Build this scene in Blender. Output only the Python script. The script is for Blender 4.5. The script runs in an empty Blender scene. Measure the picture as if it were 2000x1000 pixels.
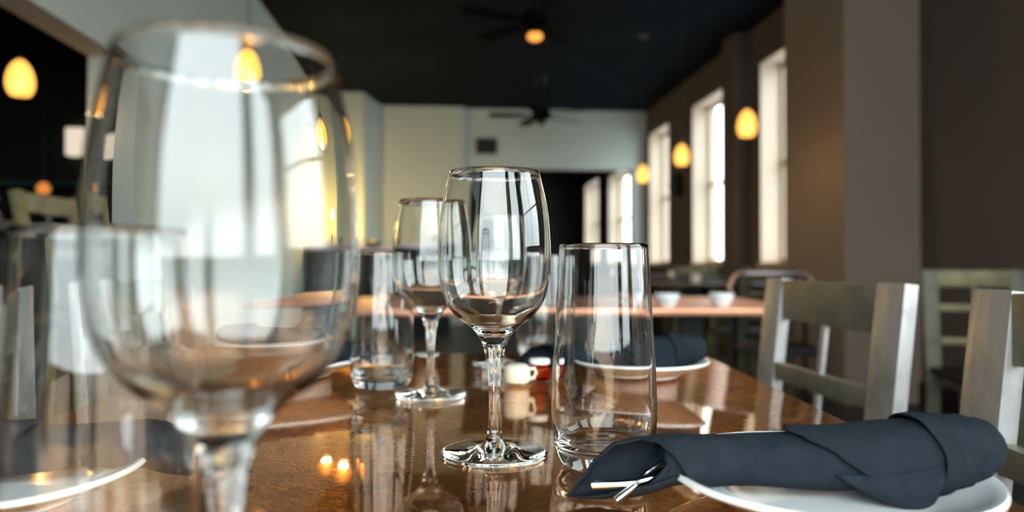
import bpy, math, random
from mathutils import Vector, Matrix, noise
random.seed(7)
S = bpy.context.scene
C = S.collection
PI = math.pi

# ------------------------------------------------------------------ camera, world, exposure
F = 1400.0                       # focal length in pixels of the 2000 px wide frame
CAMZ = 0.893
cam_data = bpy.data.cameras.new('camera')
cam_data.sensor_width = 36.0
cam_data.lens = F / 2000 * 36
cam_data.clip_start = 0.02
cam_data.clip_end = 100
cam_data.dof.use_dof = True
cam_data.dof.focus_distance = 0.525
cam_data.dof.aperture_fstop = 4.0
cam = bpy.data.objects.new('camera', cam_data)
C.objects.link(cam)
cam.location = (0, 0, CAMZ)
cam.rotation_euler = (math.radians(90.61), 0, 0)
S.camera = cam

w = bpy.data.worlds.new('daylight'); S.world = w; w.use_nodes = True
nt = w.node_tree; nt.nodes.clear()
wo = nt.nodes.new('ShaderNodeOutputWorld'); bg = nt.nodes.new('ShaderNodeBackground')
tc = nt.nodes.new('ShaderNodeTexCoord'); sx = nt.nodes.new('ShaderNodeSeparateXYZ')
rp = nt.nodes.new('ShaderNodeValToRGB')
nt.links.new(tc.outputs['Generated'], sx.inputs[0]); nt.links.new(sx.outputs['Z'], rp.inputs[0])
# elevation 0..1 -> pavement / street facades / overcast sky
rp.color_ramp.elements[0].position = 0.0; rp.color_ramp.elements[0].color = (0.60, 0.63, 0.65, 1)
rp.color_ramp.elements[1].position = 0.30; rp.color_ramp.elements[1].color = (0.90, 0.96, 1.0, 1)
nt.links.new(rp.outputs[0], bg.inputs[0]); bg.inputs[1].default_value = 10.0
nt.links.new(bg.outputs[0], wo.inputs[0])

S.view_settings.view_transform = 'Standard'; S.view_settings.look = 'None'
S.view_settings.exposure = 0.0; S.view_settings.gamma = 1.0; S.view_settings.use_curve_mapping = False
cy = S.cycles
cy.max_bounces = 20; cy.transmission_bounces = 18; cy.glossy_bounces = 8; cy.diffuse_bounces = 4
cy.transparent_max_bounces = 16
cy.sample_clamp_indirect = 8.0; cy.blur_glossy = 0.3
cy.use_denoising = True

# the room runs along its own axis, turned a little from the camera's
DIR = Vector((-0.0857, 1.0)).normalized(); PER = Vector((DIR.y, -DIR.x))
YAW = math.atan2(DIR.y, DIR.x) - PI / 2
RM = Matrix.Rotation(YAW, 4, 'Z')
def rw(u, v, z=0.0):
    return RM @ Vector((u, v, z))
CEIL = CAMZ + 2.34
UR = 3.0       # window wall
UL = -1.70     # bar side wall
VB = -1.65     # shop front behind the camera
VF = 10.8      # far wall

def portal(u, v, z, sx_, sz_, rot):
    l = bpy.data.lights.new('daylight_portal', 'AREA'); l.shape = 'RECTANGLE'; l.size = sx_; l.size_y = sz_
    l.cycles.is_portal = True
    o = bpy.data.objects.new('daylight_portal', l); C.objects.link(o)
    o.matrix_world = RM @ Matrix.Translation((u, v, z)) @ rot
RX = Matrix.Rotation(PI/2, 4, 'X')                       # -Z -> +Y
portal(-0.25, VB - 0.19, 1.95, 2.8, 2.4, RX)
portal(2.11, VB - 0.19, 1.95, 1.45, 2.4, RX)
portal(UR + 0.29, -0.1, 1.85, 2.4, 1.95, Matrix.Rotation(PI/2, 4, 'Z') @ RX)

# ------------------------------------------------------------------ materials
def mat(name):
    m = bpy.data.materials.new(name); m.use_nodes = True
    return m, m.node_tree, m.node_tree.nodes['Principled BSDF']
def setp(b, **k):
    names = dict(col='Base Color', rough='Roughness', metal='Metallic', coat='Coat Weight', crough='Coat Roughness', spec='Specular IOR Level',
                 trans='Transmission Weight', emis='Emission Color', estr='Emission Strength', sheen='Sheen Weight', ior='IOR', sub='Subsurface Weight')
    for a, v in k.items():
        b.inputs[names[a]].default_value = (*v, 1) if isinstance(v, tuple) else v
def noise_tex(t, scale, detail=4, rough=0.5, vec=None, stretch=None):
    n = t.nodes.new('ShaderNodeTexNoise'); n.inputs['Scale'].default_value = scale
    n.inputs['Detail'].default_value = detail; n.inputs['Roughness'].default_value = rough
    tcn = t.nodes.new('ShaderNodeTexCoord'); src = tcn.outputs['Object']
    if stretch:
        mp = t.nodes.new('ShaderNodeMapping'); mp.inputs['Scale'].default_value = stretch
        t.links.new(src, mp.inputs[0]); src = mp.outputs[0]
    t.links.new(src, n.inputs['Vector'])
    return n
def ramp(t, fac, stops):
    r = t.nodes.new('ShaderNodeValToRGB'); e = r.color_ramp.elements
    e[0].position, e[0].color = stops[0][0], (*stops[0][1], 1)
    e[1].position, e[1].color = stops[-1][0], (*stops[-1][1], 1)
    for p, c in stops[1:-1]:
        q = e.new(p); q.color = (*c, 1)
    t.links.new(fac, r.inputs[0]); return r
def bump(t, b, height, strength, dist=0.001):
    n = t.nodes.new('ShaderNodeBump'); n.inputs['Strength'].default_value = strength; n.inputs['Distance'].default_value = dist
    t.links.new(height, n.inputs['Height']); t.links.new(n.outputs[0], b.inputs['Normal']); return n
def simple(name, col, rough=0.5, var=0.12, scale=3.0, **k):
    m, t, b = mat(name); setp(b, rough=rough, **k)
    n = noise_tex(t, scale)
    lo = tuple(c * (1 - var) for c in col); hi = tuple(min(1, c * (1 + var)) for c in col)
    t.links.new(ramp(t, n.outputs['Fac'], [(0.3, lo), (0.7, hi)]).outputs[0], b.inputs['Base Color'])
    return m
M = {}
M['wall_dark'] = simple('dark warm grey paint', (0.100, 0.082, 0.066), 0.8, 0.08, 1.2, spec=0.2)
M['wall_daylit'] = simple('wall paint lightened for daylight', (0.235, 0.178, 0.132), 0.8, 0.06, 1.2, spec=0.2)  # wall paint made lighter: daylight on the column front put into its colour
M['wall_green'] = simple('grey green paint', (0.43, 0.49, 0.455), 0.75, 0.06, 0.8)
M['ceiling'] = simple('near black blue paint', (0.0065, 0.0100, 0.0150), 0.85, 0.25, 1.5, spec=0.05)
M['bar_dark'] = simple('black bar room paint', (0.012, 0.011, 0.010), 0.8, 0.2, 1.0)
M['floor'] = simple('dark floor', (0.022, 0.023, 0.025), 0.45, 0.3, 4.0)
M['jamb'] = simple('cream window paint', (0.52, 0.42, 0.32), 0.6, 0.05, 2.0)
M['black_metal'] = simple('black metal', (0.010, 0.011, 0.012), 0.35, 0.2, 20.0, metal=0.6)
M['black_wood'] = simple('black stained wood', (0.010, 0.010, 0.011), 0.55, 0.3, 12.0, spec=0.15)
M['china'] = simple('white glazed china', (0.80, 0.81, 0.79), 0.12, 0.02, 20.0, coat=0.6, crough=0.05)
M['cream'] = simple('cream ceramic', (0.82, 0.74, 0.56), 0.3, 0.05, 40.0, coat=0.3)
M['chrome'] = simple('polished steel', (0.80, 0.80, 0.80), 0.13, 0.03, 30.0, metal=1.0)
M['purple_metal'] = simple('pinkish steel tube', (0.55, 0.46, 0.50), 0.35, 0.1, 20.0, metal=0.8)
M['lemon'] = simple('lemon peel', (0.75, 0.62, 0.05), 0.5, 0.1, 30.0)
M['bottle'] = simple('dark bottle glass', (0.01, 0.03, 0.025), 0.08, 0.2, 10.0, coat=0.5)
M['bottle_amber'] = simple('amber bottle glass', (0.10, 0.035, 0.008), 0.08, 0.2, 10.0, coat=0.5)
M['paper'] = simple('bottle label paper', (0.40, 0.42, 0.38), 0.7, 0.1, 30.0)

m = bpy.data.materials.new('clear glass'); m.use_nodes = True; t = m.node_tree; t.nodes.clear()
o = t.nodes.new('ShaderNodeOutputMaterial'); g = t.nodes.new('ShaderNodeBsdfGlass'); g.inputs['IOR'].default_value = 1.5
g.inputs['Roughness'].default_value = 0.0; g.inputs['Color'].default_value = (0.985, 0.99, 0.985, 1)
t.links.new(g.outputs[0], o.inputs[0]); M['glass'] = m
m = bpy.data.materials.new('amber glass'); m.use_nodes = True; t = m.node_tree; t.nodes.clear()
o = t.nodes.new('ShaderNodeOutputMaterial'); g = t.nodes.new('ShaderNodeBsdfGlass'); g.inputs['IOR'].default_value = 1.5
g.inputs['Roughness'].default_value = 0.03; g.inputs['Color'].default_value = (0.95, 0.32, 0.08, 1)
t.links.new(g.outputs[0], o.inputs[0]); M['amber_glass'] = m

m = bpy.data.materials.new('window glass'); m.use_nodes = True; t = m.node_tree; t.nodes.clear()
o = t.nodes.new('ShaderNodeOutputMaterial'); tr = t.nodes.new('ShaderNodeBsdfTransparent'); gl = t.nodes.new('ShaderNodeBsdfGlossy')
gl.inputs['Roughness'].default_value = 0.02; lw = t.nodes.new('ShaderNodeLayerWeight'); lw.inputs[0].default_value = 0.5
fr = t.nodes.new('ShaderNodeMath'); fr.operation = 'POWER'; fr.inputs[1].default_value = 5.0; t.links.new(lw.outputs['Facing'], fr.inputs[0])
mx = t.nodes.new('ShaderNodeMixShader'); tr.inputs[0].default_value = (0.95, 0.98, 0.98, 1)
t.links.new(fr.outputs[0], mx.inputs[0]); t.links.new(tr.outputs[0], mx.inputs[1]); t.links.new(gl.outputs[0], mx.inputs[2])
t.links.new(mx.outputs[0], o.inputs[0]); M['pane'] = m

def emitter(name, col, strength, trans=None):
    m = bpy.data.materials.new(name); m.use_nodes = True; t = m.node_tree; t.nodes.clear()
    o = t.nodes.new('ShaderNodeOutputMaterial'); e = t.nodes.new('ShaderNodeEmission')
    e.inputs[0].default_value = (*col, 1); e.inputs[1].default_value = strength
    if trans:
        tr = t.nodes.new('ShaderNodeBsdfTransparent'); tr.inputs[0].default_value = (*trans, 1)
        n = noise_tex(t, 18, 3); r = ramp(t, n.outputs['Fac'], [(0.3, tuple(c*0.8 for c in col)), (0.7, col)])
        t.links.new(r.outputs[0], e.inputs[0])
        a = t.nodes.new('ShaderNodeMixShader'); a.inputs[0].default_value = 0.62
        t.links.new(tr.outputs[0], a.inputs[1]); t.links.new(e.outputs[0], a.inputs[2]); t.links.new(a.outputs[0], o.inputs[0])
    else:
        t.links.new(e.outputs[0], o.inputs[0])
    return m
M['amber_shade'] = emitter('lit amber glass shade', (1.0, 0.50, 0.11), 2.5, (1.0, 0.74, 0.38))
M['bulb'] = emitter('lit warm bulb', (1.0, 0.62, 0.26), 35.0)
M['fan_light'] = emitter('dim amber fan light', (1.0, 0.36, 0.07), 1.8)
M['orange_lamp'] = emitter('small orange lamp glass', (1.0, 0.33, 0.07), 0.8)
M['sconce'] = emitter('lit cream sconce shade', (1.0, 0.86, 0.66), 0.85)
M['wash_lamp'] = emitter('added yellow lamp shade', (1.0, 0.62, 0.16), 3.0)

def steel(name, tint, rough):
    m, t, b = mat(name); setp(b, metal=0.5, rough=rough)
    n = noise_tex(t, 14, 8, 0.65); n2 = noise_tex(t, 60, 4, 0.6, stretch=(1, 1, 0.12))
    c = ramp(t, n.outputs['Fac'], [(0.25, tuple(x*0.55 for x in tint)), (0.5, tint), (0.75, tuple(x*1.2 for x in tint))])
    rust = ramp(t, noise_tex(t, 34, 6, 0.7).outputs['Fac'], [(0.66, (0, 0, 0)), (0.72, (1, 1, 1))])
    mx = t.nodes.new('ShaderNodeMix'); mx.data_type = 'RGBA'
    t.links.new(rust.outputs[0], mx.inputs[0]); t.links.new(c.outputs[0], mx.inputs[6]); mx.inputs[7].default_value = (0.17, 0.10, 0.05, 1)
    t.links.new(mx.outputs[2], b.inputs['Base Color'])
    r = ramp(t, n2.outputs['Fac'], [(0.3, (rough*0.75,)*3), (0.7, (rough*1.35,)*3)])
    t.links.new(r.outputs[0], b.inputs['Roughness']); bump(t, b, n.outputs['Fac'], 0.25, 0.002)
    return m
M['steel'] = steel('brushed raw steel', (0.33, 0.315, 0.30), 0.42)
M['steel_olive'] = steel('olive tinted steel', (0.20, 0.19, 0.135), 0.45)

M['fan_black'] = simple('flat black paint', (0.003, 0.003, 0.0035), 0.85, 0.2, 12.0, spec=0.03)
M['olive_dark'] = simple('dark olive painted steel', (0.085, 0.080, 0.045), 0.5, 0.3, 14.0, metal=0.2)
M['olive_warm'] = simple('worn olive yellow paint', (0.16, 0.14, 0.06), 0.5, 0.3, 14.0, metal=0.2)
# table: burnished copper sheet under clear lacquer, fine swirled scratches
m, t, b = mat('burnished copper table')
setp(b, metal=0.92, coat=0.12, crough=0.012, rough=0.10)
n = noise_tex(t, 5, 8, 0.7); n2 = noise_tex(t, 130, 6, 0.75)
c = ramp(t, n.outputs['Fac'], [(0.28, (0.42, 0.165, 0.050)), (0.5, (0.70, 0.335, 0.120)), (0.72, (0.95, 0.55, 0.22))])
fl = ramp(t, n2.outputs['Fac'], [(0.45, (0.75, 0.75, 0.75)), (0.68, (1.1, 1.1, 1.1))])
mu = t.nodes.new('ShaderNodeMix'); mu.data_type = 'RGBA'; mu.blend_type = 'MULTIPLY'; mu.inputs[0].default_value = 1.0
t.links.new(c.outputs[0], mu.inputs[6]); t.links.new(fl.outputs[0], mu.inputs[7]); t.links.new(mu.outputs[2], b.inputs['Base Color'])
n3 = noise_tex(t, 9, 9, 0.75); r = ramp(t, n3.outputs['Fac'], [(0.35, (0.020,)*3), (0.6, (0.045,)*3), (0.8, (0.12,)*3)])
t.links.new(r.outputs[0], b.inputs['Roughness'])
# a second, rougher burnished layer with swirled scratches catches the lamps
gl = t.nodes.new('ShaderNodeBsdfGlossy'); gl.inputs['Roughness'].default_value = 0.30; t.links.new(mu.outputs[2], gl.inputs['Color'])
wv = t.nodes.new('ShaderNodeTexWave'); wv.wave_type = 'RINGS'; wv.inputs['Scale'].default_value = 9; wv.inputs['Distortion'].default_value = 26
wv.inputs['Detail'].default_value = 8; wv.inputs['Detail Scale'].default_value = 5
tcn = t.nodes.new('ShaderNodeTexCoord'); t.links.new(tcn.outputs['Object'], wv.inputs['Vector'])
bn = t.nodes.new('ShaderNodeBump'); bn.inputs['Strength'].default_value = 0.5; bn.inputs['Distance'].default_value = 0.002
t.links.new(wv.outputs['Fac'], bn.inputs['Height']); t.links.new(bn.outputs[0], gl.inputs['Normal'])
mxs = t.nodes.new('ShaderNodeMixShader')
t.links.new(ramp(t, n.outputs['Fac'], [(0.3, (0.32,)*3), (0.7, (0.55,)*3)]).outputs[0], mxs.inputs[0])
t.links.new(b.outputs[0], mxs.inputs[1]); t.links.new(gl.outputs[0], mxs.inputs[2])
t.links.new(mxs.outputs[0], t.nodes['Material Output'].inputs[0])
M['copper'] = m
M['copper_far'] = simple('worn pink copper', (0.66, 0.30, 0.18), 0.38, 0.15, 8.0, metal=0.75)

def cloth_mat(name, base):
    m, t, b = mat(name); setp(b, rough=0.9, sheen=0.0, spec=0.12)
    n = noise_tex(t, 70, 6, 0.7); c = ramp(t, n.outputs['Fac'], [(0.3, tuple(x*0.8 for x in base)), (0.7, tuple(x*1.25 for x in base))])
    t.links.new(c.outputs[0], b.inputs['Base Color'])
    wf = noise_tex(t, 900, 2, 0.5); n4 = noise_tex(t, 22, 3, 0.5)
    bp = bump(t, b, wf.outputs['Fac'], 0.5, 0.0004)
    b2 = t.nodes.new('ShaderNodeBump'); b2.inputs['Strength'].default_value = 0.5; b2.inputs['Distance'].default_value = 0.002
    t.links.new(n4.outputs['Fac'], b2.inputs['Height']); t.links.new(bp.outputs[0], b2.inputs['Normal']); t.links.new(b2.outputs[0], b.inputs['Normal'])
    return m
M['napkin'] = cloth_mat('dark slate napkin cotton', (0.0125, 0.0170, 0.0230))

# ------------------------------------------------------------------ mesh helpers
class MB:
    def __init__(s): s.v = []; s.f = []
    def add(s, vs, fs):
        b = len(s.v); s.v += [tuple(x) for x in vs]; s.f += [tuple(b + i for i in f) for f in fs]; return s
    def box(s, x0, x1, y0, y1, z0, z1, mtx=None):
        vs = [Vector((x, y, z)) for z in (z0, z1) for y in (y0, y1) for x in (x0, x1)]
        if mtx: vs = [mtx @ q for q in vs]
        return s.add(vs, [(0,2,3,1),(4,5,7,6),(0,1,5,4),(2,6,7,3),(0,4,6,2),(1,3,7,5)])
    def beam(s, a, b, wx, wy, up=(0, 0, 1)):
        """square bar from a to b"""
        a = Vector(a); b = Vector(b); d = (b - a).normalized(); up = Vector(up)
        if abs(d.dot(up)) > 0.95: up = Vector((0, 1, 0))
        sx_ = d.cross(up).normalized(); sy_ = sx_.cross(d).normalized()
        vs = []
        for p in (a, b):
            for i, j in ((-1,-1),(1,-1),(1,1),(-1,1)): vs.append(p + sx_*i*wx/2 + sy_*j*wy/2)
        return s.add(vs, [(3,2,1,0),(4,5,6,7),(0,1,5,4),(1,2,6,5),(2,3,7,6),(3,0,4,7)])
    def tube(s, pts, r, n=12, flat=1.0):
        pts = [Vector(p) for p in pts]; rs = r if isinstance(r, (list, tuple)) else [r]*len(pts)
        vs = []; ref = Vector((0, 0, 1))
        for i, p in enumerate(pts):
            d = (pts[min(i+1, len(pts)-1)] - pts[max(i-1, 0)]).normalized()
            u = ref if abs(d.dot(ref)) < 0.95 else Vector((0, 1, 0))
            a = d.cross(u).normalized(); c = a.cross(d).normalized()
            for k in range(n):
                q = 2*PI*k/n; vs.append(p + a*math.cos(q)*rs[i] + c*math.sin(q)*rs[i]*flat)
        fs = [(i*n+k, i*n+(k+1)%n, (i+1)*n+(k+1)%n, (i+1)*n+k) for i in range(len(pts)-1) for k in range(n)]
        fs += [tuple(range(n-1, -1, -1)), tuple((len(pts)-1)*n + k for k in range(n))]
        return s.add(vs, fs)
    def lathe(s, prof, n=64, cx=0, cy=0):
        """closed solid of revolution; profile points with r==0 collapse to poles"""
        rows = []; vs = []
        for r, z in prof:
            if r < 1e-7: rows.append([len(vs)]); vs.append((cx, cy, z))
            else:
                rows.append(list(range(len(vs), len(vs)+n)))
                vs += [(cx + r*math.cos(2*PI*k/n), cy + r*math.sin(2*PI*k/n), z) for k in range(n)]
        fs = []
        for a, b in zip(rows, rows[1:]):
            for k in range(n):
                k2 = (k+1) % n
                if len(a) == 1 and len(b) == 1: continue
                if len(a) == 1: fs.append((a[0], b[k2], b[k]))
                elif len(b) == 1: fs.append((a[k], a[k2], b[0]))
                else: fs.append((a[k], a[k2], b[k2], b[k]))
        return s.add(vs, fs)
    def build(s, name, m, parent=None, smooth=False, bevel=0, seg=2):
        me = bpy.data.meshes.new(name); me.from_pydata(s.v, [], s.f); me.update()
        import bmesh
        bm = bmesh.new(); bm.from_mesh(me); bmesh.ops.recalc_face_normals(bm, faces=bm.faces)
        if bevel: bmesh.ops.bevel(bm, geom=bm.edges[:], offset=bevel, segments=seg, affect='EDGES', profile=0.6)
        bm.to_mesh(me); bm.free()
        me.materials.append(m)
        if smooth or bevel:
            for p in me.polygons: p.use_smooth = True
            if bevel: me.set_sharp_from_angle(angle=math.radians(50))
            elif smooth != 'all': me.set_sharp_from_angle(angle=math.radians(60))
        o = bpy.data.objects.new(name, me); C.objects.link(o)
        if parent: o.parent = parent
        return o
def spline(pts, sub=6):
    out = []
    P = [Vector(p) for p in pts]
    for i in range(len(P)-1):
        p0 = P[max(i-1, 0)]; p1 = P[i]; p2 = P[i+1]; p3 = P[min(i+2, len(P)-1)]
        for k in range(sub):
            q = k/sub
            out.append(0.5*((2*p1) + (p2-p0)*q + (2*p0-5*p1+4*p2-p3)*q*q + (3*p1-p0-3*p2+p3)*q**3))
    out.append(P[-1]); return out
def prop(o, label=None, cat=None, group=None, kind=None):
    for k, v in (('label', label), ('category', cat), ('group', group), ('kind', kind)):
        if v: o[k] = v
    return o
def thing(name, label, cat, loc=(0, 0, 0), rz=0, group=None):
    o = bpy.data.objects.new(name, None); C.objects.link(o); o.empty_display_size = 0.05
    o.location = loc; o.rotation_euler = (0, 0, rz); return prop(o, label, cat, group)
def dup(src, loc, rz=0, label=None, cat=None, group=None, scale=None):
    def cp(o, par):
        c = o.copy(); C.objects.link(c); c.parent = par
        for ch in o.children: cp(ch, c)
        return c
    c = cp(src, None); c.location = loc; c.rotation_euler = (0, 0, rz)
    if scale: c.scale = scale
    return prop(c, label, cat, group)
def struct(name, mb, m, **k):
    o = mb.build(name, m, **k); o.matrix_world = RM @ o.matrix_world; o['kind'] = 'structure'; return o

# ------------------------------------------------------------------ the room (room coordinates u, v, z)
VEND = 17.0; ULL = -5.6
struct('floor', MB().box(ULL-.2, UR+.5, VB-.3, VEND+.2, -0.1, 0), M['floor'])
struct('ceiling', MB().box(ULL-.2, UR+.5, VB-.3, VEND+.2, CEIL, CEIL+.12), M['ceiling'])

def wall_with_holes(name, m, plane, a0, a1, t0, t1, holes):
    """plane 'v': wall runs along v at u in [t0,t1]; plane 'u': runs along u at v in [t0,t1]. holes (a,b,z0,z1)"""
    mb = MB()
    def put(a, b, z0, z1):
        if b - a < 1e-4 or z1 - z0 < 1e-4: return
        if plane == 'v': mb.box(t0, t1, a, b, z0, z1)
        else: mb.box(a, b, t0, t1, z0, z1)
    cur = a0
    for (a, b, z0, z1) in sorted(holes):
        put(cur, a, 0, CEIL); put(a, b, 0, z0); put(a, b, z1, CEIL); cur = b
    put(cur, a1, 0, CEIL)
    return struct(name, mb, m)
SILL = CAMZ; TOP = CAMZ + 1.95
right_holes = [(-1.3, 1.1, SILL, TOP), (5.72, 6.72, SILL, TOP), (7.70, 8.68, SILL, TOP), (9.66, 10.6, SILL, TOP),
               (11.8, 13.4, SILL, CAMZ+1.65), (14.4, 15.8, SILL, CAMZ+1.75)]
wall_with_holes('wall_right', M['wall_dark'], 'v', VB-.2, VEND, UR, UR+.30, right_holes)
back_holes = [(-1.62, 1.12, SILL-.12, TOP+.28), (1.42, 2.80, SILL-.12, TOP+.28)]
wall_with_holes('wall_back', M['wall_dark'], 'u', ULL, UR, VB-.2, VB, back_holes)
wall_with_holes('wall_left', M['wall_green'], 'v', VB, 9.9, UL-.16, UL, [(-1.2, 3.85, 0.0, CAMZ+1.07)])
# far wall: angled corner, then header over the wide opening to the next room
mb = MB(); mb.box(UL-.16, -1.19, 9.9, 10.06, 0, CEIL)
struct('wall_corner', mb, M['wall_green'])
mb = MB(); L = Vector((-1.0+1.19, VF-9.9)).length; a = math.atan2(VF-9.9, 0.19)
mt = Matrix.Translation((-1.19, 9.9, 0)) @ Matrix.Rotation(a, 4, 'Z')
mb.box(0, L, 0, .12, 0, CEIL, mt); struct('wall_angled', mb, M['wall_green'])
wall_with_holes('wall_far', M['wall_green'], 'u', -1.05, UR, VF, VF+.15, [(0.20, 2.78, 0.0, CAMZ+1.44)])
struct('wall_step', MB().box(-1.0, 0.20, VF-.10, VF, 0, CEIL), M['wall_green'])
struct('wall_annex', MB().box(-1.2, UR, VEND-.1, VEND, 0, CEIL).box(-1.2, -1.05, VF+.15, VEND-.1, 0, CEIL), M['bar_dark'])
struct('wall_bar', MB().box(ULL-.15, ULL, VB, VEND, 0, CEIL).box(ULL, UL-.16, 6.2, 6.3, 0, CEIL), M['bar_dark'])
struct('column', MB().box(2.49, UR, 4.35, 5.16, 0, CEIL), M['wall_daylit'])
struct('trim_column', MB().box(2.86, UR, 7.0, 7.34, 0, CEIL), M['wall_dark'])
struct('baseboard_right', MB().box(UR-.02, UR, VB, 4.35, 0, .14), M['black_wood'])
# windows
wi = 0
def window(plane, a, b, z0, z1, t_in, t_out, m_frame, mull=1, rail=True):
    global wi; wi += 1
    root = bpy.data.objects.new('window_%d' % wi, None); C.objects.link(root); root['kind'] = 'structure'; root.matrix_world = RM
    def bx(mb, a0, a1, d0, d1, z0_, z1_):
        return mb.box(d0, d1, a0, a1, z0_, z1_) if plane == 'v' else mb.box(a0, a1, d0, d1, z0_, z1_)
    th = 0.012; e = 0.003
    lo, hi = min(t_in, t_out), max(t_in, t_out)
    f = MB()   # painted lining of the reveal
    bx(f, a-e, a+th, lo-e, hi+e, z0-e, z1+e); bx(f, b-th, b+e, lo-e, hi+e, z0-e, z1+e); bx(f, a, b, lo-e, hi+e, z1-th, z1+e)
    f.build('window_lining', m_frame, root)
    s = MB(); bx(s, a-.03, b+.03, min(t_in, t_out)-.03 if t_in < t_out else lo, hi if t_in < t_out else hi+.03, z0-.03, z0+.012)
    s.build('window_sill', m_frame, root)
    mid = t_in + (t_out - t_in)*0.8
    q = MB(); fr = 0.035
    bx(q, a+th, a+th+fr, mid-.02, mid+.02, z0, z1); bx(q, b-th-fr, b-th, mid-.02, mid+.02, z0, z1)
    bx(q, a, b, mid-.02, mid+.02, z0, z0+fr+.012); bx(q, a, b, mid-.02, mid+.02, z1-fr-.012, z1)
    if rail: bx(q, a, b, mid-.018, mid+.018, (z0+z1)/2-.02, (z0+z1)/2+.02)
    for k in range(1, mull): x = a + (b-a)*k/mull; bx(q, x-.018, x+.018, mid-.018, mid+.018, z0, z1)
    q.build('window_sash', m_frame, root)
    p = MB(); bx(p, a+th, b-th, mid-.002, mid+.002, z0+.01, z1-.01); p.build('window_pane', M['pane'], root)
for h in right_holes: window('v', h[0], h[1], h[2], h[3], UR, UR+.28, M['jamb'], mull=2 if h[0] < 0 else 1)
for h in back_holes: window('u', h[0], h[1], h[2], h[3], VB, VB-.18, M['black_metal'], rail=False)
# bright street ground outside
struct('pavement', MB().box(-9, 9, VB-12, VB-.3, -.25, -.12).box(UR+.5, UR+12, VB-.3, VEND, -.25, -.12), simple('pale pavement', (.42, .42, .41), .8))

# ------------------------------------------------------------------ main table
TX0, TX1, TY0, TY1, TZ = -0.435, 0.304, -0.42, 1.145, 0.75
tb = thing('dining_table', 'long copper topped dining table holding the place settings, nearest the window light', 'table', (0, 0, 0))
mb = MB().box(TX0, TX1, TY0, TY1, TZ-.035, TZ); mb.build('tabletop', M['copper'], tb, bevel=.003)
for yy in (TY0+.25, TY1-.25):
    MB().box(-.11, -.02, yy-.045, yy+.045, .04, TZ-.035).box(-.36, .23, yy-.04, yy+.04, 0, .045).build('leg', M['black_metal'], tb, bevel=.004)

# second table across the room and tables along the window wall
def far_table(x, y, rz, w_, d_, label, m=M['copper_far']):
    t_ = thing('dining_table', label, 'table', (x, y, 0), rz, None)
    MB().box(-w_/2, w_/2, -d_/2, d_/2, TZ-.022, TZ).build('tabletop', m, t_, bevel=.004)
    for s in (-1, 1):
        MB().box(s*(w_/2-.28)-.04, s*(w_/2-.28)+.04, -.04, .04, .03, TZ-.04).box(s*(w_/2-.28)-.035, s*(w_/2-.28)+.035, -d_*.36, d_*.36, 0, .035).build('leg', M['black_metal'], t_)
    return t_
far_table(.05, 2.70, 0, 1.80, .84, 'wide copper dining table standing crosswise beyond the main table')
p = rw(1.90, 5.05); far_table(p.x, p.y, YAW, .9, .72, 'dark window-side table just past the column', M['black_wood'])
p = rw(2.30, 7.1); far_table(p.x, p.y, YAW, 1.1, .8, 'dark window-side table between the two middle windows', M['black_wood'])
p = rw(2.30, 9.1); far_table(p.x, p.y, YAW, 1.1, .8, 'dark window-side table close to the far wall', M['black_wood'])

# ------------------------------------------------------------------ glassware
def wine_glass(label, x, y):
    r = thing('wine_glass', label, 'glass', (x, y, TZ + .0004), 0, 'wine glasses on the copper table')
    outer = spline([(.0396, 0), (.0402, .0008), (.0401, .0018), (.0385, .0024), (.030, .0028), (.018, .0040), (.0100, .0072), (.0062, .0125), (.0046, .022), (.0040, .036),
                    (.0043, .052), (.0056, .066), (.0070, .0745), (.0098, .0840), (.0165, .0935), (.0280, .1020), (.0345, .1100), (.0385, .1185), (.0414, .1310),
                    (.0425, .1470), (.0415, .1700), (.0392, .1880), (.0341, .2110)], 4)
    inner = spline([(.0333, .2110), (.0384, .1880), (.0407, .1700), (.0416, .1470), (.0405, .1312), (.0375, .1188), (.0334, .1106), (.0266, .1034), (.0160, .0962), (.0070, .0915), (0, .0900)], 4)
    prof = [(0, 0.0002)] + [(max(q.x, 0), max(q.y, 0)) for q in [Vector((a[0], a[1])) for a in outer]] + [(.0338, .2115)] + [(max(a[0], 0), a[1]) for a in inner[:-1]] + [(0, .0900)]
    mb = MB().lathe(prof, 96); mb.build('bowl_and_stem', M['glass'], r, smooth='all')
    return r
wg = [('clear wine glass with sharp outline, standing alone in the middle of the table', -.0132, .540),
      ('largest wine glass, blurred, close in front beside the lower white plate rim', -.0938, .236),
      ('clear wine glass just behind the central glass, beside a shorter tumbler', -.0885, .782),
      ('distant wine glass hidden behind the stem of the central wine glass', -.0170, 1.015)]
first = None
for lab, x, y in wg:
    if first is None: first = wine_glass(lab, x, y)
    else: dup(first, (x, y, TZ + .0004), 0.3, lab)

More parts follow.
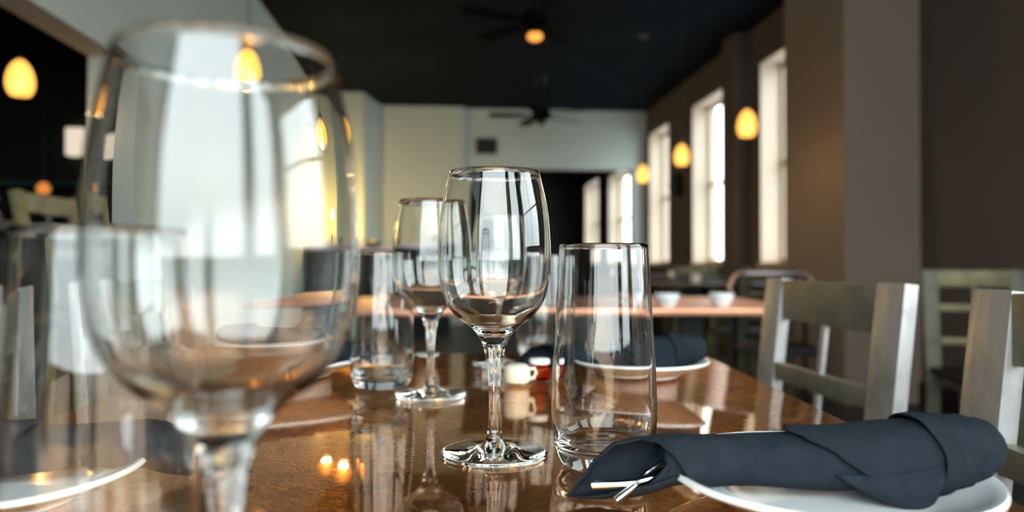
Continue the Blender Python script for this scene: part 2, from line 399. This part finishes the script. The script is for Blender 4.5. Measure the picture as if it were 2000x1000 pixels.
def tumbler(label, x, y):
    r = thing('water_tumbler', label, 'glass', (x, y, TZ + .0004), 0, 'water tumblers on the copper table')
    outer = spline([(.0265, 0), (.0292, .0010), (.0318, .0045), (.0345, .0120), (.0365, .0230), (.0374, .0400), (.0364, .0700), (.0346, .1020), (.0328, .1330), (.0315, .1560)], 5)
    inner = spline([(.0302, .1560), (.0315, .1330), (.0333, .1020), (.0351, .0700), (.0358, .0420), (.0347, .0260), (.0312, .0160), (.0220, .0110), (0, .0095)], 5)
    prof = [(0, .0016), (.012, .0012), (.022, 0)] + [(a[0], max(a[1], 0)) for a in outer] + [(.0309, .1566)] + [(max(a[0], 0), a[1]) for a in inner[:-1]] + [(0, .0095)]
    MB().lathe(prof, 96).build('tumbler_body', M['glass'], r, smooth='all'); return r
tg = [('clear water tumbler beside the tip of the large rolled napkin', .0655, .512),
      ('clear water tumbler beside the wine glass stem behind, at the far place setting', -.1505, .832),
      ('water tumbler mostly hidden between the central wine glass and the front tumbler', .0440, 1.075),
      ('large blurred water tumbler in front of the nearest green-grey chair post', -.166, .290)]
first = None
for lab, x, y in tg:
    if first is None: first = tumbler(lab, x, y)
    else: dup(first, (x, y, TZ + .0004), 0.5, lab)

# ------------------------------------------------------------------ plates
def plate(label, x, y):
    r = thing('side_plate', label, 'plate', (x, y, TZ + .0003), 0, 'white plates under the napkins')
    R = .0925
    out = spline([(.050, 0), (.053, 0), (.0545, .0025), (.062, .0050), (.076, .0105), (R-.002, .0172), (R, .0192), (R-.0015, .0215)], 5)
    inn = spline([(R-.0015, .0215), (R-.006, .0200), (.078, .0155), (.064, .0095), (.055, .0068), (.040, .0060), (0, .0058)], 5)
    prof = [(0, .0022), (.047, .0022)] + [(max(a[0], 0), max(a[1], 0)) for a in out] + [(max(a[0], 0), a[1]) for a in inn[1:-1]] + [(0, .0058)]
    MB().lathe(prof, 96).build('dish', M['china'], r, smooth='all'); return r
pl = [('white plate under the large rolled napkin at the near setting', .186, .430),
      ('white plate behind the front tumbler at the distant setting', .160, .925),
      ('white plate behind the big blurred wine glass at the distant setting', -.288, .930),
      ('white plate seen through the big blurred tumbler', -.316, .430)]
first = None
for lab, x, y in pl:
    if first is None: first = plate(lab, x, y)
    else: dup(first, (x, y, TZ + .0003), 0.4, lab)

# ------------------------------------------------------------------ rolled napkins
def lerp_tab(tab, x):
    if x <= tab[0][0]: return tab[0][1:]
    for a, b in zip(tab, tab[1:]):
        if x <= b[0]:
            q = (x - a[0])/(b[0]-a[0]); q = q*q*(3-2*q)*.5 + q*.5
            return tuple(a[i] + (b[i]-a[i])*q for i in range(1, len(a)))
    return tab[-1][1:]
# local frame: x along the roll (0 = plate centre), y to the back, z above the table
AX = [(-.154, .001, .004, .0015, .0012), (-.146, .001, .008, .008, .006), (-.136, .001, .0145, .015, .0125), (-.125, 0, .0200, .0185, .0165), (-.110, 0, .0225, .0195, .0175), (-.090, 0, .0265, .0190, .0160), (-.060, 0, .0270, .0185, .0150),
      (-.030, 0, .0268, .0195, .0160), (.000, 0, .0265, .0210, .0172), (.030, 0, .0280, .0225, .0182), (.055, 0, .0300, .0225, .0182), (.080, 0, .0330, .0205, .0165), (.090, 0, .0345, .0175, .0145), (.099, 0, .0350, .0130, .0110)]
def sect(x, th, off):
    cy_, cz, a, b = lerp_tab([(k[0], k[1], k[2], k[3], k[4]) for k in AX], x)
    a += off; b += off
    c, s = math.cos(th), math.sin(th)
    e = 0.88                                       # slightly boxy roll
    px = math.copysign(abs(c)**e, c)*a; pz = math.copysign(abs(s)**e, s)*b
    nz = noise.noise(Vector((x*28, c*1.3+off*200, s*1.3)))*.0011
    return Vector((x, cy_ - px*(1 + nz*8), max(cz + pz*(1) + nz, .0012 + off*.3)))    # th 0 = front, 90 = top, 180 = back
def shell(xa, xb, tha, thb, offf, nx=70, nth=56):
    """sheet whose start/end angle and x bounds may vary"""
    vs = []; fs = []
    for i in range(nx+1):
        x = xa + (xb-xa)*i/nx
        t0, t1 = tha(x), thb(x)
        for j in range(nth+1):
            th = t0 + (t1-t0)*j/nth
            vs.append(sect(x, th, offf(x, j/nth)))
    for i in range(nx):
        for j in range(nth):
            a = i*(nth+1)+j; fs.append((a, a+1, a+nth+2, a+nth+1))
    return vs, fs
def shell_x(xlo, xhi, th0, th1, off, nx=50, nth=48):
    """sheet spanning th0..th1 whose low edge in x varies with angle"""
    vs = []; fs = []
    for j in range(nth+1):
        th = th0 + (th1-th0)*j/nth
        a, b = xlo(th), xhi(th)
        for i in range(nx+1):
            x = a + (b-a)*i/nx; vs.append(sect(x, th, off(i/nx, th)))
    for j in range(nth):
        for i in range(nx):
            a = j*(nx+1)+i; fs.append((a, a+1, a+nx+2, a+nx+1))
    return vs, fs
D2 = PI/180
def napkin(label, x, y, rz, detail=True):
    r = thing('rolled_napkin', label, 'napkin', (x, y, TZ), rz, 'dark napkins rolled on the plates')
    # core: a tube, cut open at the front of its tip
    def ta(x_):
        return lerp_tab([(-.154, 100*D2), (-.140, 96*D2), (-.112, 88*D2), (-.104, 66*D2), (-.096, 30*D2), (-.088, -10*D2), (-.080, -50*D2), (-.072, -80*D2), (.11, -80*D2)], x_)[0]
    def tb_(x_): return lerp_tab([(-.154, 300*D2), (-.140, 322*D2), (-.110, 335*D2), (-.085, 340*D2), (.11, 350*D2)], x_)[0]
    vs, fs = shell(-.154, .092, ta, tb_, lambda x_, q: -.0018*q, 120, 72)
    cl = MB().add(vs, fs).build('cloth', M['napkin'], r, smooth='all')
    sd = cl.modifiers.new('thickness', 'SOLIDIFY'); sd.thickness = .0013; sd.offset = -1
    # inner fold that grips the cutlery
    vs, fs = shell(-.104, -.03, lambda x_: -60*D2, lambda x_: 300*D2, lambda x_, q: -.0045 - .0010*math.sin(q*9), 40, 60)
    for i_, p_ in enumerate(vs):
        if p_.x < -.10: p_.x += .010*(p_.z - .020)/.012
    inn_ = MB().add(vs, fs).build('inner_fold', M['napkin'], r, smooth='all')
    sd = inn_.modifiers.new('thickness', 'SOLIDIFY'); sd.thickness = .0012; sd.offset = -1
    # wrapped flap: helical edge
    def xlo(th):
        d = th/D2
        return lerp_tab([(-70, .040), (-50, .034), (-20, .019), (20, -.002), (55, -.018), (85, -.026), (120, -.020), (180, .0), (250, .03)], d)[0]
    vs, fs = shell_x(xlo, lambda th: .080, -70*D2, 250*D2, lambda q, th: .0022 + .0012*math.exp(-q*9), 40, 72)
    fl = MB().add(vs, fs).build('flap', M['napkin'], r, smooth='all')
    sd = fl.modifiers.new('thickness', 'SOLIDIFY'); sd.thickness = .0015; sd.offset = -1
    # band with stepped creases
    def xlo2(th):
        d = th/D2
        return lerp_tab([(-80, .040), (-45, .050), (0, .056), (60, .050), (100, .047), (250, .050)], d)[0]
    def ob(q, th):
        k = q*4.0 + .25*math.sin(th*1.0); return .0052 - .0011*math.floor(k) + .0008*(k-math.floor(k))
    vs, fs = shell_x(xlo2, lambda th: .097 + .001*math.sin(th*5), -80*D2, 270*D2, ob, 90, 72)
    bd = MB().add(vs, fs).build('band', M['napkin'], r, smooth='all')
    sd = bd.modifiers.new('thickness', 'SOLIDIFY'); sd.thickness = .0012; sd.offset = -1
    # hanging corner of the flap
    vs = []; fs = []; N = 20
    up = spline([(-.004, -.0215, .0235), (.012, -.0235, .0240), (.032, -.0245, .0255), (.046, -.0245, .0275), (.056, -.0245, .0300)], 5)
    lo = spline([(.012, -.0245, .0135), (.024, -.0275, .0092), (.036, -.0290, .0068), (.047, -.0280, .0095), (.054, -.0255, .0200)], 5)
    for i in range(N+1):
        q = i/N
        for j in range(len(up)):
            p_ = up[j].lerp(lo[j], q); p_.y -= .0022*math.sin(q*PI); vs.append(p_)
    for i in range(N):
        for j in range(N):
            a_ = i*(N+1)+j; fs.append((a_, a_+1, a_+N+2, a_+N+1))
    co = MB().add(vs, fs).build('corner', M['napkin'], r, smooth='all')
    sd = co.modifiers.new('thickness', 'SOLIDIFY'); sd.thickness = .0013; sd.offset = 0
    ec = MB()   # rolled-up end, a spiral of cloth layers
    pts = []
    sp = []; wid = []
    for k in range(90):
        th = k*.24; q = .16 + .80*k/90; sp.append((th, q))
    vs = []; fs = []
    for k, (th, q) in enumerate(sp):
        for xx in (.065, .095 + .002*math.sin(k*.4)):
            c0 = lerp_tab([(a_[0], a_[2], a_[3], a_[4]) for a_ in AX], xx)
            vs.append((xx, -math.cos(th)*c0[1]*q, c0[0] + math.sin(th)*c0[2]*q))
    for k in range(len(sp)-1): fs.append((2*k, 2*k+1, 2*k+3, 2*k+2))
    e_ = ec.add(vs, fs).build('rolled_end', M['napkin'], r, smooth='all')
    sd = e_.modifiers.new('thickness', 'SOLIDIFY'); sd.thickness = .0010; sd.offset = 0
    return r
np_ = napkin('large dark slate napkin rolled around cutlery, resting over the near white plate', .187, .428, 0)
dup(np_, (.150, .925, TZ), .05, 'rolled dark napkin on the plate behind the front tumbler')
dup(np_, (-.285, .935, TZ), PI-.06, 'rolled dark napkin on the plate behind the blurred wine glass bowl')
dup(np_, (-.322, .440, TZ), PI+.26, 'dark napkin blurred behind the biggest wine glass stem')

# cutlery: handles show in the open end of the near napkin, the rest lies inside the roll
def knife(label):
    r = thing('table_knife', label, 'cutlery', (.187, .428, TZ))
    MB().tube(spline([(-.1410, -.0125, .0150), (-.136, -.0125, .0152), (-.118, -.0115, .0158), (-.095, -.005, .0190), (-.06, .002, .024), (-.02, .004, .0255)], 5), .0021, 12, 1.15).build('knife_handle', M['chrome'], r, smooth=True)
    MB().box(-.02, .058, -.004, .006, .0248, .0262).build('blade', M['chrome'], r, bevel=.0005); return r
def fork(label):
    r = thing('dinner_fork', label, 'cutlery', (.187, .428, TZ))
    MB().tube(spline([(-.1290, -.0235, .0090), (-.126, -.0205, .0102), (-.116, -.0115, .0140), (-.105, -.003, .0205), (-.08, .001, .0290), (-.03, -.001, .031), (0, 0, .031)], 5), .0019, 12, 1.3).build('fork_handle', M['chrome'], r, smooth=True)
    MB().box(0, .014, -.008, .008, .0303, .0317).build('fork_neck', M['chrome'], r, bevel=.0005)
    for k in range(4):
        MB().box(.014, .045, -.008+k*.0042, -.0056+k*.0042, .0303, .0317).build('tine', M['chrome'], r, bevel=.0004)
    return r
knife('polished knife handle lying level inside the open napkin tip')
fork('polished fork handle slanting out of the open napkin tip')

# ------------------------------------------------------------------ small things between the settings
r = thing('amber_jar', 'tiny amber glass jar with white lid behind the central stem', 'jar', (.034, .885, TZ+.0004))
MB().lathe([(0, 0), (.0115, 0), (.0130, .002), (.0135, .012), (.0115, .0185), (.0095, .0190), (.0115, .012), (.0112, .003), (0, .0025)], 32).build('jar_body', M['amber_glass'], r, smooth=True)
MB().lathe([(0, .0195), (.0125, .0195), (.0130, .0210), (.0128, .0245), (.0110, .0262), (0, .0268)], 32).build('lid', M['china'], r, smooth=True)
r = thing('salt_shaker', 'small squat cream ceramic shaker beside the tiny amber jar', 'shaker', (.0065, .865, TZ+.0004))
MB().lathe(spline([(0, 0), (.0130, 0), (.0152, .003), (.0158, .010), (.0145, .0180), (.0100, .0215), (0, .0225)], 4), 40).build('shaker_body', M['cream'], r, smooth='all')
MB().tube([(.0135, -.004, .016), (.021, -.0045, .0175), (.0225, -.005, .012), (.020, -.0045, .006), (.0145, -.004, .005)], .0022, 10).build('handle', M['cream'], r, smooth=True)
r = prop(MB().lathe([(0, .0012), (.012, 0), (.0180, .0016), (.0186, .0036), (.0174, .0040), (.012, .0026), (0, .0024)], 40).build('butter_dish', M['china'], smooth='all'),
         'tiny flat white dish near the far table edge', 'dish'); r.location = (-.130, 1.105, TZ+.0004)

# ------------------------------------------------------------------ steel chairs; local: back plane at x=0, sitter looks to -x, width along y
def steel_chair(label, x, y, rz=0, w_=.335, m=M['steel'], m2=M['steel_olive'], group='steel chairs around the copper tables'):
    r = thing('steel_chair', label, 'chair', (x, y, 0), rz, group)
    ln = math.tan(math.radians(6.5)); TOPZ = .866; SEAT = .45; T = .040; TX = .021; TY = .062
    def bx_(z): return -ln*(TOPZ - z) if z > SEAT else -ln*(TOPZ - SEAT)
    for s in (-1, 1):
        yy = s*w_/2
        MB().beam((bx_(TOPZ), yy, TOPZ), (bx_(SEAT-.02), yy, SEAT-.02), TX, TY, up=(0, 1, 0)).build('back_post', m, r, bevel=.003)
        MB().beam((bx_(SEAT), yy, SEAT-.02), (bx_(SEAT)+.03, yy, 0), TX, TY*.9, up=(0, 1, 0)).build('leg', m, r, bevel=.003)
        MB().beam((bx_(SEAT)-.38, s*(w_/2), SEAT-.03), (bx_(SEAT)-.40, s*(w_/2), 0), T*.9, T*.9, up=(0, 1, 0)).build('leg', m, r, bevel=.003)
    a, b_ = -w_/2+TY/2, w_/2-TY/2
    MB().beam((bx_(.829), a, .829), (bx_(.829), b_, .829), .014, .070).build('top_rail', m2, r, bevel=.002)
    MB().beam((bx_(.703), a, .703), (bx_(.703), b_, .703), .016, .030).build('lower_rail', m2, r, bevel=.002)
    MB().beam((bx_(.794), .0, .794), (bx_(.56), .0, .56), .008, .012, up=(0, 1, 0)).build('back_rod', m, r)
    MB().beam((bx_(.56), a, .56), (bx_(.56), b_, .56), .016, .030).build('lower_rail', m2, r, bevel=.002)
    MB().box(bx_(SEAT)-.42, bx_(SEAT)+.015, -w_/2-.015, w_/2+.015, SEAT-.025, SEAT).build('seat', M['black_wood'], r, bevel=.006)
    MB().beam((bx_(SEAT)-.39, -w_/2, .2), (bx_(SEAT)-.39, w_/2, .2), .02, .02).build('stretcher', m, r)
    return r
ch = steel_chair('raw steel chair behind the large rolled napkin, its whole back visible', .508, 1.146, .11)
dup(ch, (.498, .563, 0), 0, 'raw steel chair cut by the photo edge beside the napkin end')
dup(ch, (-.632, 1.215, 0), PI, 'steel chair seen through the blurred wine glass bowl')
dup(ch, (-.632, .682, 0), PI, 'steel chair mostly outside the photo beside the blurred tumbler')
ch2 = steel_chair('olive slatted steel chair alone in front of the dark wall', 1.99, 3.10, math.radians(76), .335, M['olive_dark'], M['olive_warm'])
for (u, v, a, lab) in ((2.0, 4.35, -80, 'steel chair tucked against the window-side table past the column'),
                       (2.2, 6.3, -95, 'steel chair in front of the table between the middle windows'),
                       (1.35, 8.9, 175, 'steel chair on the aisle side of the farthest window table')):
    p = rw(u, v); dup(ch2, (p.x, p.y, 0), math.radians(a)+YAW, lab)

# bent tube armchair at the end of the crosswise table
r = thing('tube_armchair', 'bent pinkish tube armchair between the crosswise table and the column', 'chair', (1.46, 4.0, 0), -.25)
arc = [(-.24, -.20, .74), (-.235, -.06, .80), (-.19, .06, .862), (-.10, .10, .872), (.06, .10, .872), (.17, .05, .865), (.21, -.08, .80), (.215, -.20, .74)]
MB().tube(spline(arc, 6), .014, 12).build('back_tube', M['purple_metal'], r, smooth=True)
for a_, b_ in (((-.24, -.20, .74), (-.25, -.24, 0)), ((.215, -.20, .74), (.225, -.24, 0)), ((-.19, .06, .862), (-.20, .14, 0)), ((.17, .05, .865), (.18, .14, 0))):
    MB().tube([a_, b_], .012, 10).build('leg', M['black_metal'], r, smooth=True)
MB().box(-.21, .19, -.26, .10, .43, .47).build('seat', M['black_wood'], r, bevel=.01)
MB().box(-.14, .12, .085, .105, .66, .72).build('backrest', M['black_wood'], r, bevel=.006)
r.scale = (1, 1, .96)

# settings on the crosswise table
def cup(label, x, y, s=1.0):
    prof = [(0, 0), (.022, 0), (.026, .004), (.038, .032), (.041, .045), (.0385, .045), (.034, .030), (.022, .008), (0, .006)]
    o = MB().lathe([(a*s, b*s) for a, b in prof], 40).build('ceramic_bowl', M['china'], smooth='all'); o.location = (x, y, TZ+.0004)
    return prop(o, label, 'bowl', 'white bowls on the crosswise table')
cup('small white bowl on the crosswise table nearer the front tumbler', .505, 2.33)
cup('small white bowl on the crosswise table nearer the steel chair post', .69, 2.36)
tsrc = bpy.data.objects['water_tumbler']
for x, y, lab in ((.44, 2.62, 'far tumbler on the crosswise table beside the left bowl'), (-.42, 2.45, 'far tumbler at the left end of the crosswise table')):
    o = dup(tsrc, (x, y, TZ+.0004), 0, lab); o['group'] = 'tumblers on the crosswise table'
def votive(label, x, y):
    o = MB().lathe([(0, 0), (.03, 0), (.034, .01), (.036, .07), (.033, .07), (.031, .012), (0, .01)], 32).build('votive_holder', M['cream'], smooth=True)
    o.location = (x, y, TZ+.0004); return prop(o, label, 'candle holder', 'pale votive holders on the window tables')
for u, v, lab in ((1.75, 5.0, 'pale votive holder on the window table past the column'), (2.2, 7.0, 'pale votive holder on the table between the middle windows'),
                  (2.1, 9.0, 'pale votive holder on the farthest window table')):
    p = rw(u, v); votive(lab, p.x, p.y)

# ------------------------------------------------------------------ pendant lamps
def lamp_light(parent, loc, power, rad=.02, col=(1.0, .62, .28)):
    l = bpy.data.lights.new('bulb_light', 'POINT'); l.energy = power; l.color = col; l.shadow_soft_size = rad
    o = bpy.data.objects.new('bulb_light', l); C.objects.link(o); o.parent = parent; o.location = loc; return o
def pendant(label, p, z, s=1.0, group='amber pendant lamps'):
    r = thing('pendant_lamp', label, 'lamp', (p[0], p[1], z), 0, group)
    out = [(.050, -.100), (.066, -.070), (.072, -.035), (.070, .0), (.060, .040), (.042, .075), (.020, .098), (.012, .102)]
    o_ = spline(out, 4)
    s = .87
    prof = [(a[0]*s, a[1]*s) for a in o_] + [((max(a[0]-.003, .006))*s, (a[1]-.001)*s) for a in reversed(o_)]
    prof.append(prof[0])
    MB().lathe(prof, 40).build('lamp_shade', M['amber_shade'], r, smooth='all')
    b_ = MB().lathe(spline([(0, -.062), (.016, -.058), (.025, -.040), (.022, -.018), (.011, .005), (.010, .03), (0, .032)], 3), 24).build('bulb', M['bulb'], r, smooth='all')
    MB().lathe([(0, .095), (.018, .095), (.016, .125), (.006, .135), (0, .135)], 20).build('socket', M['black_metal'], r, smooth=True)
    MB().tube([(0, 0, .13), (0, 0, CEIL - z)], .0028, 8).build('cord', M['black_metal'], r)
    lamp_light(r, (0, 0, -.085), 5.5)
    MB().lathe([(0, CEIL-z-.03), (.05, CEIL-z-.025), (.06, CEIL-z), (0, CEIL-z)], 24).build('ceiling_rose', M['black_metal'], r)
    return r
PZ = CAMZ + .917
def at(px, D): return ((px-1000)*D/F, D)
q = at(1460, 4.67); pd = pendant('amber pendant lamp between the two nearest visible tall windows', q, PZ)
for px, y_, lab in ((1332, 302, 'amber pendant lamp between the narrow farthest windows'), (1256, 339, 'amber pendant lamp before the far wall corner, lowest looking of its row'),
                    (37, 151, 'amber pendant lamp in front of the black bar room'), (484, 131, 'amber pendant lamp over the blurred wine glass rim'),
                    (663, 255, 'amber pendant lamp against the yellow lit wall'), (628, 273, 'amber pendant lamp hidden by the rim edge of the blurred wine glass')):
    D = .917*F/(515-y_); q = at(px, D); dup(pd, (q[0], q[1], PZ), 0, lab)

# lamps washing the walls with warm light are the pendants; a shaded lamp is added on the far counter for the corner glow
p = rw(-1.22, 9.20)
r = thing('added_lamp', 'added yellow shaded lamp on the far counter, for the corner glow', 'lamp', (p.x, p.y, 1.10))
MB().lathe([(0, 0), (.06, 0), (.055, .012), (.012, .02), (.010, .16), (0, .16)], 24).build('lamp_base', M['black_metal'], r, smooth=True)
MB().lathe([(.10, .13), (.075, .30), (.072, .30), (.097, .13), (.10, .13)], 32).build('lamp_shade', M['wash_lamp'], r, smooth=True)

lamp_light(r, (0, 0, .36), 58.0, .05, (1.0, .60, .15))  # added light above the shade, washes the corner yellow
# far counter with lemons
p = rw(-.75, 9.3)
r = thing('service_counter', 'black service counter in front of the yellow lit corner', 'counter', (p.x, p.y, 0), YAW)
MB().box(-.9, .75, -.25, .25, 0, 1.05).build('counter_body', M['black_wood'], r)
MB().box(-.93, .78, -.28, .28, 1.05, 1.10).build('countertop', M['purple_metal'], r, bevel=.01)
p = rw(-.98, 9.2); r = thing('fruit_bowl', 'dark bowl on the service counter heaped with a lemon', 'bowl', (p.x, p.y, 1.10))
MB().lathe([(0, 0), (.05, 0), (.12, .05), (.125, .06), (.115, .055), (.05, .012), (0, .01)], 32).build('bowl_body', M['black_metal'], r, smooth=True)
o = MB().lathe(spline([(0, -.05), (.02, -.042), (.038, -.02), (.042, 0), (.038, .02), (.02, .042), (0, .05)], 3), 24).build('lemon', M['lemon'], smooth='all')
o.location = (p.x, p.y, 1.155); o.rotation_euler = (1.4, 0, .4); prop(o, 'yellow lemon resting in the dark bowl on the service counter', 'fruit')

# ------------------------------------------------------------------ ceiling fans
def fan(label, p, a0, lit, H=2.03):
    r = thing('ceiling_fan', label, 'fan', (p[0], p[1], CAMZ+H), 0, 'black ceiling fans')
    MB().tube([(0, 0, .08), (0, 0, 2.34-H)], .013, 12).build('downrod', M['black_metal'], r)
    MB().lathe([(0, .05), (.05, .09), (.10, .07), (.125, .02), (.12, -.03), (.07, -.06), (0, -.065)], 40).build('motor_housing', M['fan_black'], r, smooth=True)
    MB().lathe([(0, 2.34-H), (.07, 2.34-H), (.06, 2.34-H-.05), (.02, 2.34-H-.07), (0, 2.34-H-.07)], 32).build('ceiling_rose', M['black_metal'], r, smooth=True)
    for k in range(5):
        mt = Matrix.Rotation(a0 + k*2*PI/5, 4, 'Z') @ Matrix.Rotation(math.radians(11), 4, 'X')
        vs = []
        outl = [(.17, -.045), (.30, -.062), (.60, -.070), (.655, -.055), (.67, 0), (.655, .055), (.60, .070), (.30, .062), (.17, .045)]
        for z in (-.004, .004): vs += [mt @ Vector((x, y, z)) for x, y in outl]
        n = len(outl); fs = [tuple(range(n-1, -1, -1)), tuple(range(n, 2*n))] + [(i, (i+1) % n, n+(i+1) % n, n+i) for i in range(n)]
        bl = MB().add(vs, fs).build('blade', M['fan_black'], r)
        MB().box(.09, .22, -.018, .018, -.008, -.002, mt).build('blade_bracket', M['fan_black'], bl)
    if lit:
        MB().lathe([(0, -.06), (.045, -.065), (.05, -.10), (.03, -.115), (0, -.115)], 24).build('light_kit', M['black_metal'], r, smooth=True)
        MB().lathe(spline([(.052, -.100), (.062, -.118), (.060, -.138), (.035, -.155), (0, -.160)], 3) + [Vector((0, -.100))], 32).build('light_bowl', M['fan_light'], r, smooth=True)
    else:
        MB().lathe([(0, -.06), (.045, -.065), (.05, -.10), (.03, -.12), (0, -.125)], 24).build('light_kit', M['black_metal'], r, smooth=True)
    return r
fan('black ceiling fan with glowing orange lamp, nearer of the two', at(1045, 6.0), math.radians(-8), True)
fan('black ceiling fan without lamp in front of the far grey wall', at(1058, 9.0), math.radians(40), False, 1.86)

# air grille on the far wall
p = rw(.54, VF - .012, CAMZ+1.77)
r = thing('air_grille', 'dark square air grille on the far grey wall', 'vent', p, YAW)
MB().box(-.16, .16, -.012, .012, -.12, .12).build('grille_frame', M['black_metal'], r)
for k in range(8):
    MB().box(-.145, .145, -.022, -.012, -.105+k*.028, -.090+k*.028).build('louvre', M['bar_dark'], r)
# round speaker on the window wall between windows
p = rw(UR-.07, 9.15, CAMZ+1.02); r = thing('wall_speaker', 'black round speaker on the wall between the far windows', 'speaker', p, YAW)
MB().box(-.07, .066, -.10, .10, -.14, .14).build('speaker_box', M['black_metal'], r, bevel=.02)
MB().tube([(-.078, 0, 0), (-.062, 0, 0)], .075, 28).build('speaker_cone', M['bar_dark'], r)

# ------------------------------------------------------------------ bar beyond the left opening
p = rw(-2.05, 1.6)
r = thing('bar_counter', 'long black bar counter behind the blurred tumbler', 'bar', (p.x, p.y, 0), YAW)
MB().box(-.25, .15, -2.2, 2.1, 0, 1.02).build('bar_body', M['black_wood'], r)
MB().box(-.33, .25, -2.3, 2.2, 1.02, 1.07).build('bar_top', M['black_metal'], r, bevel=.008)
p = rw(-4.2, 5.9); r = thing('bottle_shelf', 'black bar back shelving lined with dark bottles', 'shelf', (p.x, p.y, 0), YAW)
MB().box(-1.2, 2.2, -.02, .25, 0, 1.1).build('shelf_cabinet', M['black_wood'], r)
MB().box(-1.2, 2.2, -.12, .25, 1.1, 1.13).build('shelf_board', simple('teal glass shelf', (.03, .09, .09), .2), r)
MB().box(-1.2, 2.2, -.08, .25, 1.50, 1.53).build('shelf_board', simple('teal glass shelf edge', (.03, .09, .09), .2), r)
bprof = spline([(0, 0), (.034, 0), (.037, .006), (.037, .17), (.030, .20), (.015, .225), (.0135, .28), (.015, .285), (.015, .295), (0, .296)], 3)
b0 = None
for k in range(16):
    p = rw(-5.2 + k*.19, 5.86, 1.1302)
    if b0 is None:
        b0 = thing('liquor_bottle', 'dark bottle on the lower bar shelf', 'bottle', p, 0, 'bottles on the bar shelf')
        MB().lathe(bprof, 20).build('bottle_body', M['bottle'], b0, smooth=True)
        MB().lathe([(.0375, .05), (.0376, .14), (.0372, .14), (.0371, .05), (.0375, .05)], 20).build('bottle_label', M['paper'], b0, smooth=True)
    else:
        dup(b0, p, random.random())
# bar stools with tall backs
def stool(label, x, y, rz):
    r = thing('bar_stool', label, 'stool', (x, y, 0), rz, 'tall stools along the bar')
    for s in (-1, 1):
        MB().beam((.02, s*.18, .74), (.10, s*.19, 1.16), .03, .045, up=(0, 1, 0)).build('back_post', M['olive_warm'], r, bevel=.003)
        MB().beam((.02, s*.18, .74), (.05, s*.2, 0), .035, .035, up=(0, 1, 0)).build('leg', M['olive_warm'], r)
        MB().beam((-.33, s*.18, .72), (-.36, s*.2, 0), .035, .035, up=(0, 1, 0)).build('leg', M['olive_warm'], r)
    MB().beam((.09, -.17, 1.12), (.09, .17, 1.12), .015, .07).build('top_rail', M['olive_warm'], r)
    MB().beam((.055, -.17, .93), (.055, .17, .93), .012, .03).build('lower_rail', M['olive_warm'], r)
    MB().box(-.37, .04, -.2, .2, .72, .75).build('seat', M['black_wood'], r, bevel=.008)
    MB().beam((-.345, -.19, .3), (-.345, .19, .3), .02, .02).build('footrest', M['olive_warm'], r)
    return r
st = stool('tall olive steel bar stool cut by the photo edge', -1.58, 1.86, YAW+PI)
dup(st, (-1.72, 2.80, 0), YAW+PI, 'tall olive steel bar stool behind the blurred tumbler rim')
# lit things in the bar room
p = rw(-5.56, 6.0)
D = 5.9; q = at(151, D)
r = thing('wall_sconce', 'cream lit box sconce glowing in the black bar room', 'lamp', (*q, CAMZ+(515-278)*D/F), YAW)
MB().box(-.075, .075, -.06, .06, -.115, .115).build('sconce_shade', M['sconce'], r, bevel=.015)
MB().box(-.05, .05, .06, .75, -.03, .03).build('sconce_bracket', M['black_metal'], r)
D = 4.6; q = at(84, D)
r = thing('orange_lantern', 'small orange glass lantern hanging in the bar room', 'lamp', (*q, CAMZ+(515-366)*D/F), 0)
MB().lathe([(0, -.04), (.03, -.04), (.042, -.005), (.02, .03), (0, .034)], 24).build('lantern_glass', M['orange_lamp'], r, smooth=True)
MB().tube([(0, 0, .03), (0, 0, CEIL-(CAMZ+(515-366)*D/F))], .003, 8).build('cord', M['black_metal'], r)
